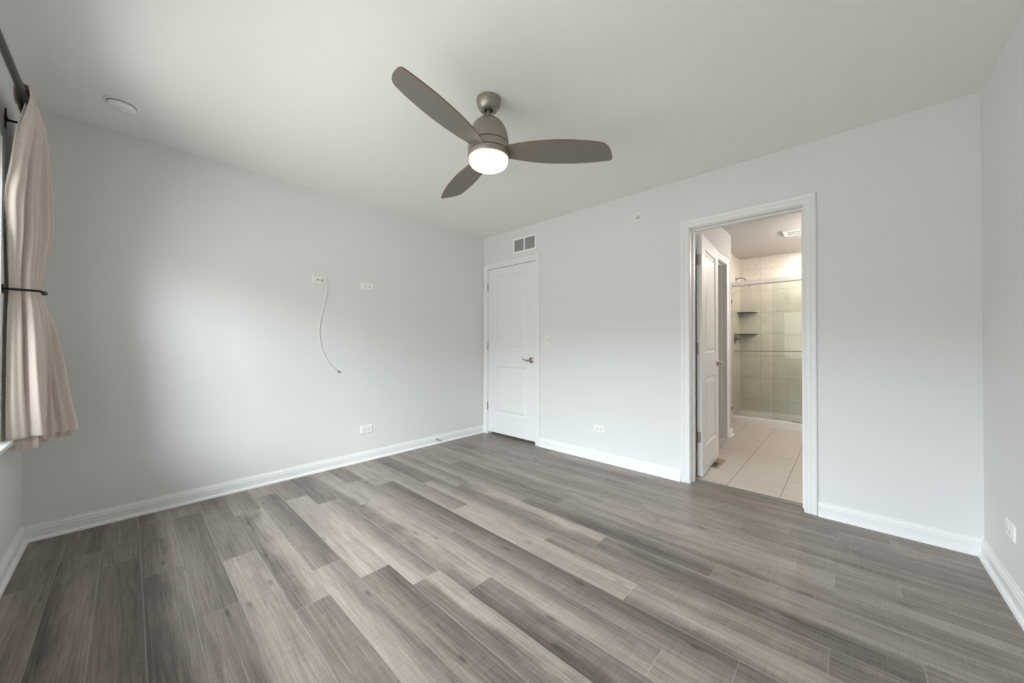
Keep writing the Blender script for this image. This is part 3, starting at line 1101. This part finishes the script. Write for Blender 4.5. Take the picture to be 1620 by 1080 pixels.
# fan control on the back wall
sw = tag(empty('fan_control', (1.010, 0.0, 1.148)), 'white wall control with small dark symbols right of the closed door', 'wall switch')
link_mesh('plate', plate_mesh(0.071, 0.118), M['plastic2'], sw)
bm = boxes((-0.0165, 0.0165, -0.0085, -0.005, -0.033, 0.033))
fc = link_mesh('keypad', bm, M['plastic'], sw, bevel=0.001)
for k, (x, z, r) in enumerate(((-0.005, 0.020, 0.0030), (-0.005, 0.009, 0.0030), (-0.005, -0.002, 0.0030), (0.007, 0.024, 0.0026),
                               (0.007, 0.015, 0.0022), (0.007, 0.006, 0.0026), (0.007, -0.003, 0.0026))):
    bm = bmesh.new()
    lathe(bm, [(0, -0.0095), (r, -0.0095), (r, -0.008), (0, -0.008)], 12, 'y', (x, 0, z))
    link_mesh('button', bm, M['slot'], fc)
bm = boxes((-0.009, 0.009, -0.0092, -0.008, -0.020, -0.013))
link_mesh('rocker', bm, M['plastic2'], fc)

# return air grille above the closed door
gv = tag(empty('air_vent', (0.681, 0.0, 2.243)), 'white louvred air vent on the wall above the closed door', 'air vent')
vw, vh = 0.176, 0.088       # half sizes
bm = bmesh.new()
for bx in ((-vw, vw, -0.008, 0, vh - 0.020, vh), (-vw, vw, -0.008, 0, -vh, -vh + 0.020), (-vw, -vw + 0.022, -0.008, 0, -vh + 0.020, vh - 0.020),
           (vw - 0.022, vw, -0.008, 0, -vh + 0.020, vh - 0.020), (-0.009, 0.009, -0.0075, 0, -vh + 0.020, vh - 0.020)):
    box(bm, *bx)
link_mesh('frame', bm, M['plastic'], gv)
bm = boxes((-vw + 0.02, vw - 0.02, -0.0012, -0.0004, -vh + 0.018, vh - 0.018))
tag(link_mesh('duct', bm, M['dark'], gv), 'dark opening behind the slats')
for s in (-1, 1):
    bm = bmesh.new()
    x0, x1 = (-vw + 0.022, -0.009) if s < 0 else (0.009, vw - 0.022)
    nsl = 12
    for i in range(nsl):
        z = -vh + 0.020 + (i + 0.5) * (2 * vh - 0.040) / nsl
        vs = [bm.verts.new(p) for p in ((x0, -0.0014, z + 0.0042), (x1, -0.0014, z + 0.0042), (x1, -0.0070, z - 0.0028), (x0, -0.0070, z - 0.0028),
                                        (x0, -0.0014, z + 0.0050), (x1, -0.0014, z + 0.0050), (x1, -0.0070, z - 0.0020), (x0, -0.0070, z - 0.0020))]
        for q in ((0, 1, 2, 3), (7, 6, 5, 4), (0, 4, 5, 1), (3, 2, 6, 7), (0, 3, 7, 4), (1, 5, 6, 2)):
            bm.faces.new([vs[j] for j in q])
    link_mesh('louvers', bm, M['plastic2'], gv)
for s in (-1, 1):
    screw(gv, s * (vw - 0.010), 0, -0.008)

# sprinkler
sp = tag(empty('fire_sprinkler', (2.007, 0.0, 2.224)), 'small round white fire sprinkler high on the wall near the bathroom doorway', 'sprinkler')
bm = bmesh.new()
lathe(bm, [(0.026, 0), (0.040, 0), (0.040, -0.003), (0.036, -0.008), (0.030, -0.009), (0.026, -0.005)], 40, 'y')
link_mesh('escutcheon', bm, M['plastic'], sp, smooth=True)
bm = bmesh.new()
lathe(bm, [(0, -0.001), (0.026, -0.001), (0.026, -0.003), (0.017, -0.003), (0.016, -0.014), (0, -0.014)], 32, 'y')
link_mesh('cup', bm, M['plastic2'], sp, smooth=True)
bm = bmesh.new()
lathe(bm, [(0, -0.012), (0.0075, -0.012), (0.0075, -0.024), (0.004, -0.026), (0, -0.026)], 16, 'y')
tag(link_mesh('sprinkler_head', bm, M['dark'], sp, smooth=True), 'dark central head')
bm = boxes((-0.016, -0.013, -0.028, -0.003, -0.003, 0.003), (0.013, 0.016, -0.028, -0.003, -0.003, 0.003), (-0.016, 0.016, -0.031, -0.027, -0.004, 0.004))
link_mesh('frame_arms', bm, M['plastic2'], sp)

# door stop on the left baseboard
ds = tag(empty('door_stop', (0.0135, -0.716, 0.048)), 'small nickel door stop on the left baseboard near the corner', 'door stop')
bm = bmesh.new()
lathe(bm, [(0, 0), (0.011, 0), (0.011, 0.004), (0.006, 0.008), (0, 0.008)], 20, 'x')
link_mesh('base', bm, M['nickel'], ds, smooth=True)
bm = bmesh.new()
hel = [(0.006 + 0.050 * t / 60, 0.0042 * math.cos(t * 1.05), 0.0042 * math.sin(t * 1.05)) for t in range(61)]
tube(bm, hel, 0.0014, 6)
link_mesh('spring', bm, M['nickel'], ds, smooth=True)
bm = bmesh.new()
lathe(bm, [(0, 0.054), (0.007, 0.054), (0.008, 0.058), (0.007, 0.066), (0, 0.068)], 16, 'x')
tag(link_mesh('tip', bm, M['rubber'], ds, smooth=True), 'dark rubber tip')

# ------------------------------------------------------------------ curtain rod, holdback, curtain
RY, RZ = -L + 0.079, 2.190
rod = tag(empty('curtain_rod', (1.6, RY, RZ)), 'dark bronze curtain rod above the window in the top left corner', 'curtain rod')
bm = bmesh.new()
tube(bm, [(-1.33, 0, 0), (1.72, 0, 0)], 0.0125, 20)
link_mesh('rod', bm, M['bronze'], rod, smooth=True)
for x in (-1.33, 1.72):
    bm = bmesh.new()
    s = -1 if x < 0 else 1
    lathe(bm, [(0, 0), (0.0165, 0), (0.0165, s * 0.012), (0.012, s * 0.020), (0, s * 0.022)], 20, 'x', (x, 0, 0))
    link_mesh('finial', bm, M['bronze'], rod, smooth=True)
for bx in (0.490, 3.075):
    lx = bx - 1.6
    bm = bmesh.new()
    lathe(bm, [(0, 0), (0.020, 0), (0.020, 0.004), (0.012, 0.008), (0.0, 0.008)], 24, 'y', (lx, -0.079, -0.035))
    bm2 = boxes((lx - 0.010, lx + 0.010, -0.079, -0.074, -0.080, 0.010))
    me_tmp = bpy.data.meshes.new('tmp')
    bm2.to_mesh(me_tmp)
    bm2.free()
    bm.from_mesh(me_tmp)
    bpy.data.meshes.remove(me_tmp)
    tube(bm, catmull([(lx, -0.076, -0.040), (lx, -0.050, -0.040), (lx, -0.015, -0.032), (lx, 0.000, -0.018)], 6), 0.0055, 10)
    tube(bm, [(lx, 0.0185 * math.cos(t), 0.0185 * math.sin(t)) for t in [math.pi * (-1.15 + 1.3 * i / 16) for i in range(17)]], 0.004, 8)
    tag(link_mesh('bracket', bm, M['black_metal'], rod, smooth=True), 'black wall bracket')

hb = tag(empty('curtain_holdback', (0.500, -L, 1.360)), 'black metal holdback hook wrapped around the gathered curtain', 'curtain holdback')
bm = bmesh.new()
lathe(bm, [(0, 0), (0.022, 0), (0.022, 0.004), (0.010, 0.009), (0, 0.009)], 24, 'y')
link_mesh('wall_mount', bm, M['black_metal'], hb, smooth=True)
bm = bmesh.new()
tube(bm, catmull([(0, 0.006, 0), (0.001, 0.035, 0.0), (0.0, 0.075, 0.0), (-0.006, 0.098, 0.0), (-0.024, 0.112, -0.002), (-0.050, 0.116, -0.004),
                  (-0.075, 0.112, -0.003)], 8), 0.0062, 14)
link_mesh('hook_arm', bm, M['black_metal'], hb, smooth=True)
bm = bmesh.new()
ball(bm, (-0.080, 0.111, -0.003), 0.011)
link_mesh('finial', bm, M['black_metal'], hb, smooth=True)

cu = tag(empty('curtain', (0.45, -L + 0.06, 0.62)), 'beige linen curtain gathered by a hook at the left edge', 'curtain')
cuo = Vector(cu.location)
# rows: z, path control points (x, offset from wall) from the window edge to the corner edge, pleat amplitude
ROWS = [
    (2.226, [(.758, 0.096), (.700, 0.096), (.570, 0.096), (.430, 0.096), (.330, 0.096), (.290, 0.094)], .004),
    (2.190, [(.760, 0.100), (.705, 0.101), (.575, 0.101), (.430, 0.100), (.330, 0.099), (.287, 0.096)], .004),
    (2.150, [(.752, 0.094), (.705, 0.100), (.575, 0.100), (.430, 0.099), (.330, 0.097), (.283, 0.090)], .012),
    (2.050, [(.690, 0.064), (.650, 0.076), (.540, 0.093), (.420, 0.096), (.320, 0.090), (.265, 0.064)], .017),
    (1.930, [(.612, 0.040), (.585, 0.050), (.497, 0.080), (.400, 0.098), (.310, 0.092), (.255, 0.056)], .019),
    (1.800, [(.560, 0.016), (.525, 0.050), (.465, 0.074), (.385, 0.102), (.305, 0.096), (.250, 0.048)], .019),
    (1.650, [(.515, 0.014), (.490, 0.044), (.445, 0.070), (.375, 0.100), (.300, 0.094), (.250, 0.043)], .018),
    (1.500, [(.490, 0.014), (.472, 0.040), (.435, 0.066), (.370, 0.088), (.300, 0.080), (.260, 0.045)], .014),
    (1.365, [(.476, .014), (.466, .036), (.440, .070), (.380, .082), (.315, .074), (.285, .030)], .009),
    (1.270, [(.486, .013), (.476, .042), (.450, .084), (.390, .100), (.315, .092), (.275, .040)], .013),
    (1.150, [(.494, .012), (.486, .048), (.458, .094), (.390, .106), (.315, .130), (.265, .070)], .016),
    (0.980, [(.498, .012), (.492, .052), (.462, .102), (.395, .110), (.312, .162), (.245, .105)], .017),
    (0.800, [(.498, .012), (.494, .054), (.464, .110), (.398, .106), (.308, .192), (.225, .130)], .015),
    (0.640, [(.492, .013), (.490, .054), (.462, .114), (.398, .100), (.305, .218), (.205, .150)], .012),
]
NS, NZ = 180, 110


def row_at(z):
    zs = [r[0] for r in ROWS]
    z = max(min(z, zs[0]), zs[-1])
    for i in range(len(zs) - 1):
        if zs[i] >= z >= zs[i + 1]:
            break
    t = (zs[i] - z) / (zs[i] - zs[i + 1])
    r = [ROWS[max(i - 1, 0)], ROWS[i], ROWS[i + 1], ROWS[min(i + 2, len(ROWS) - 1)]]

    def cr(a, b, c, d):
        return 0.5 * (2 * b + (c - a) * t + (2 * a - 5 * b + 4 * c - d) * t * t + (3 * b - a - 3 * c + d) * t ** 3)
    pts = [(cr(*[q[1][k][0] for q in r]), cr(*[q[1][k][1] for q in r]), 0) for k in range(6)]
    return pts, cr(*[q[2] for q in r])


def path(z, shift=0.0, amp_k=1.0):
    pts, amp = row_at(z)
    raw = catmull(pts, 24)
    acc = [0.0]
    for a, b in zip(raw, raw[1:]):
        acc.append(acc[-1] + (b - a).length)
    out = []
    j = 0
    for i in range(NS + 1):
        s = i / NS
        tgt = s * acc[-1]
        while j < len(acc) - 2 and acc[j + 1] < tgt:
            j += 1
        w = (tgt - acc[j]) / max(acc[j + 1] - acc[j], 1e-9)
        p = raw[j].lerp(raw[j + 1], w)
        t = (raw[j + 1] - raw[j]).normalized()
        n = Vector((t.y, -t.x, 0))
        if n.x + n.y < 0:
            n = -n
        ph = 2 * math.pi * (5.3 * s + 0.16 * math.sin(4 * s + 1.6 * z)) + 0.4
        wv = math.sin(ph)
        wv = 1.9 * (abs(math.sin(ph / 2)) ** 0.8 - 0.55) + 0.30 * math.sin(2.3 * ph + 1.5 * z)
        edge = min(1.0, 8 * s, 8 * (1 - s))
        if z > 2.13:
            k = min(1.0, (z - 2.13) / 0.05)
            wv = wv * (1 - k) + k * math.sin(2 * math.pi * 15 * s + 1.2 * math.sin(9 * s))
        p = p + n * (1.3 * amp * wv * amp_k * edge + shift)
        out.append((p.x, max(p.y, 0.006)))
    return out


def sheet(zs, fn, uvname='cloth'):
    bm = bmesh.new()
    uv = bm.loops.layers.uv.new(uvname)
    g_ = []
    for r, q in enumerate(zs):
        g_.append([bm.verts.new(Vector((x, -L + o, z)) - cuo) for x, o, z in fn(q)])
    for r in range(len(zs) - 1):
        for i in range(NS):
            f = bm.faces.new((g_[r][i], g_[r][i + 1], g_[r + 1][i + 1], g_[r + 1][i]))
            for lo, (a, b) in zip(f.loops, ((i, r), (i + 1, r), (i + 1, r + 1), (i, r + 1))):
                lo[uv].uv = (a / NS * 1.2, b / len(zs) * 1.7)
    return bm


def hem_z(s):       # the hem rises and dips from fold to fold
    return 0.652 - 0.022 * math.exp(-((s - 0.42) / 0.05) ** 2) + 0.008 * math.sin(9 * s)


def front_row(q):
    kind, v = q
    if kind == 'back':          # rear half of the rod pocket
        p = path(v)
        return [(x, 0.058 - 0.3 * (o - 0.097), v) for x, o in p]
    if kind == 'top':
        p = path(2.226)
        return [(x, 0.6 * o + 0.4 * 0.058, 2.2285 + 0.004 * math.sin(95 * x)) for x, o in p]
    out = []
    cache = {}
    for i in range(NS + 1):
        s = i / NS
        z = 2.226 + (hem_z(s) - 2.226) * v
        k = round(z, 3)
        if k not in cache:
            cache[k] = path(k)
        x, o = cache[k][i]
        out.append((x, o, z))
    return out


zs = [('back', 2.160), ('back', 2.175), ('back', 2.190), ('back', 2.205), ('back', 2.220), ('top', 0)] + [('f', i / NZ) for i in range(NZ + 1)]
fp = link_mesh('fabric_panel', sheet(zs, front_row), M['linen'], cu, smooth=False, recalc=False)
for p in fp.data.polygons:
    p.use_smooth = True


def lining_row(v):
    z = 2.150 + (0.668 - 2.150) * v
    return [(x, o, z) for x, o in path(z, -0.009, 0.9)]


lp = link_mesh('lining', sheet([i / 80 for i in range(81)], lining_row), M['lining'], cu, recalc=False)
tag(lp, 'white lining on the window side')
for p in lp.data.polygons:
    p.use_smooth = True



def hem_row(v):
    z = 0.72 + (0.606 - 0.72) * v
    return [(x, o, z - 0.010 * math.sin(7 * i / NS)) for i, (x, o) in enumerate(path(max(z, 0.64), -0.020, 0.6))]


hp = link_mesh('back_hem', sheet([i / 10 for i in range(11)], hem_row), M['linen'], cu, recalc=False)
for p in hp.data.polygons:
    p.use_smooth = True

# ------------------------------------------------------------------ bathroom things
# shower pan
sh = tag(empty('shower_pan', (2.12, 2.78, 0.0)), 'white acrylic shower pan with a raised curb', 'shower pan')
bm = bmesh.new()
px1 = 3.655 - 2.12
bm_prof = [(0.0, 0.004), (0.0, 0.088), (0.008, 0.098), (0.016, 0.100), (0.088, 0.100), (0.096, 0.096), (0.104, 0.070), (0.12, 0.064), (0.40, 0.058),
           (0.70, 0.066), (0.722, 0.074), (0.726, 0.092), (0.738, 0.094), (0.738, 0.004)]
sweep(bm, [[(x, y, z) for y, z in bm_prof] for x in (0.002, px1)])
link_mesh('tray', bm, M['acrylic'], sh, smooth=True)

# sliding shower doors
gd = tag(empty('shower_door', (2.12, 2.85, 0.10)), 'sliding glass shower door under a white metal header', 'shower door')
o3 = Vector(gd.location)


def gchild(name, bm, mat, label=None, smooth=False):
    bmesh.ops.translate(bm, verts=bm.verts, vec=-o3)
    return tag(link_mesh(name, bm, mat, gd, smooth=smooth), label)


bm = bmesh.new()
sec = [(2.812, 1.940), (2.812, 1.975), (2.822, 1.992), (2.842, 1.999), (2.868, 1.996), (2.880, 1.985), (2.880, 1.940), (2.872, 1.936), (2.866, 1.950), (2.826, 1.950), (2.820, 1.936)]
sweep(bm, [[(x, y, z) for y, z in sec] for x in (2.122, 3.656)])
gchild('header_rail', bm, M['chrome'], 'rounded brushed header rail', smooth=True)
gp = gchild('glass_panel', boxes((2.128, 2.985, 2.858, 2.864, 0.108, 1.946)), M['shower_glass'], 'rear sliding glass panel')
gchild('glass_panel', boxes((2.620, 3.640, 2.830, 2.836, 0.108, 1.946)), M['shower_glass'], 'front sliding glass panel')
gchild('wall_jamb', boxes((2.121, 2.133, 2.815, 2.880, 0.102, 1.938)), M['chrome'])
gchild('guide_block', boxes((2.810, 2.920, 2.800, 2.814, 0.1004, 0.106)), M['slot'], 'dark door guide on the curb')
gchild('bottom_track', boxes((2.124, 3.650, 2.818, 2.878, 0.1004, 0.107)), M['chrome'])
for z in (1.72, 0.19):
    gchild('bumper', boxes((2.132, 2.142, 2.842, 2.856, z - 0.022, z + 0.022)), M['dark'], 'small black bumper')
bm = bmesh.new()
tube(bm, [(2.185, 2.795, 1.016), (3.55, 2.795, 1.016)], 0.006, 12)
ball(bm, (2.183, 2.795, 1.016), 0.009, 12)
for x in (2.865, 3.50):
    tube(bm, [(x, 2.786, 1.016), (x, 2.8305, 1.016)], 0.010, 12)
gchild('towel_bar', bm, M['nickel'], 'thin nickel towel bar', smooth=True)

# shower head, valve, shelves
she = tag(empty('overhead_shower', (2.12, 3.217, 2.09)), 'nickel shower head and arm on the shower side wall', 'shower head')
bm = bmesh.new()
lathe(bm, [(0, 0), (0.030, 0), (0.028, 0.006), (0.012, 0.012), (0, 0.012)], 24, 'x')
link_mesh('flange', bm, M['nickel'], she, smooth=True)
bm = bmesh.new()
tube(bm, catmull([(0.004, 0, 0), (0.05, 0, 0.012), (0.10, 0, 0.004), (0.145, 0, -0.045)], 8), 0.0085, 12)
link_mesh('arm', bm, M['nickel'], she, smooth=True)
bm = bmesh.new()
tube(bm, [(0.140, 0, -0.040), (0.158, 0, -0.060), (0.165, 0, -0.068), (0.185, 0, -0.090), (0.190, 0, -0.096)], [0.012, 0.014, 0.020, 0.040, 0.040], 20)
link_mesh('spray_head', bm, M['nickel'], she, smooth=True)

va = tag(empty('shower_valve', (2.12, 3.160, 1.196)), 'nickel shower valve with lever below the shower head', 'shower valve')
bm = bmesh.new()
lathe(bm, [(0, 0), (0.080, 0), (0.078, 0.006), (0.030, 0.010), (0.028, 0.040), (0, 0.040)], 36, 'x')
link_mesh('escutcheon', bm, M['nickel'], va, smooth=True)
bm = bmesh.new()
tube(bm, [(0.036, 0, 0), (0.075, 0, 0)], 0.020, 18)
tube(bm, [(0.066, 0, 0.004), (0.066, 0.01, -0.07)], [0.008, 0.006], 12)
link_mesh('lever', bm, M['nickel'], va, smooth=True)


def corner_shelf(z):
    e = empty('corner_shelf', (2.12, 3.52, z))
    bm = bmesh.new()
    R_ = 0.225
    lo = [bm.verts.new((0, 0, 0))] + [bm.verts.new((R_ * math.cos(t), -R_ * math.sin(t), 0)) for t in [math.pi / 2 * i / 14 for i in range(15)]]
    hi = [bm.verts.new(v.co + Vector((0, 0, 0.010))) for v in lo]
    bm.faces.new(lo)
    bm.faces.new(hi)
    n = len(lo)
    for i in range(n):
        bm.faces.new((lo[i], lo[(i + 1) % n], hi[(i + 1) % n], hi[i]))
    link_mesh('glass_shelf', bm, M['shelf_glass'], e)
    return e


cs = corner_shelf(1.590)
tag(cs, 'upper dark green glass corner shelf in the shower', 'shelf', 'glass corner shelves in the shower')
c2 = copy_tree(cs)
c2.location = (2.12, 3.52, 1.258)
tag(c2, 'lower dark green glass corner shelf in the shower', 'shelf', 'glass corner shelves in the shower')

# floor register
rg = tag(empty('floor_register', (2.437, 0.660, 0.006)), 'tan metal floor register beside the open bathroom door', 'floor register')
bm = boxes((-0.068, -0.048, -0.150, 0.150, 0, 0.005), (0.048, 0.068, -0.150, 0.150, 0, 0.005), (-0.048, 0.048, -0.150, -0.125, 0, 0.005),
           (-0.048, 0.048, 0.125, 0.150, 0, 0.005))
link_mesh('frame', bm, M['register'], rg)
bm = boxes((-0.048, 0.048, -0.125, 0.125, 0, 0.001))
tag(link_mesh('duct', bm, M['register_dark'], rg), 'dark duct opening')
bm = boxes((-0.048, 0.048, 0.02, 0.125, 0.001, 0.0035), (-0.003, 0.003, -0.125, 0.02, 0.001, 0.004))
link_mesh('damper', bm, M['register'], rg)

# exhaust fan grille
ex = tag(empty('exhaust_fan', (2.955, 2.30, H)), 'white exhaust fan grille on the bathroom ceiling', 'exhaust fan')
bm = bmesh.new()
vs0 = [bm.verts.new((sx * 0.165, sy * 0.135, 0)) for sx, sy in ((-1, -1), (1, -1), (1, 1), (-1, 1))]
vs1 = [bm.verts.new((sx * 0.155, sy * 0.125, -0.018)) for sx, sy in ((-1, -1), (1, -1), (1, 1), (-1, 1))]
for i in range(4):
    bm.faces.new((vs0[i], vs0[(i + 1) % 4], vs1[(i + 1) % 4], vs1[i]))
bm.faces.new(vs0)
bm.faces.new(vs1)
link_mesh('grille', bm, M['plastic2'], ex)
bm = bmesh.new()
for i in range(9):
    for j in range(2):
        x = -0.115 + i * 0.020
        y = -0.085 + j * 0.095
        box(bm, x, x + 0.010, y, y + 0.070, -0.0188, -0.0175)
tag(link_mesh('slots', bm, M['slot'], ex), 'dark slots')

# recessed shower light
dl = tag(empty('recessed_light', (3.02, 3.20, H)), 'glowing recessed downlight in the shower ceiling', 'recessed light')
bm = bmesh.new()
lathe(bm, [(0.062, 0), (0.088, 0), (0.088, -0.004), (0.070, -0.006), (0.062, -0.003)], 36)
link_mesh('trim_ring', bm, M['plastic'], dl, smooth=True)
bm = bmesh.new()
lathe(bm, [(0, 0), (0.063, 0), (0.063, -0.003), (0, -0.003)], 36)
tag(link_mesh('lens', bm, M['downlight'], dl, smooth=True), 'glowing lens')
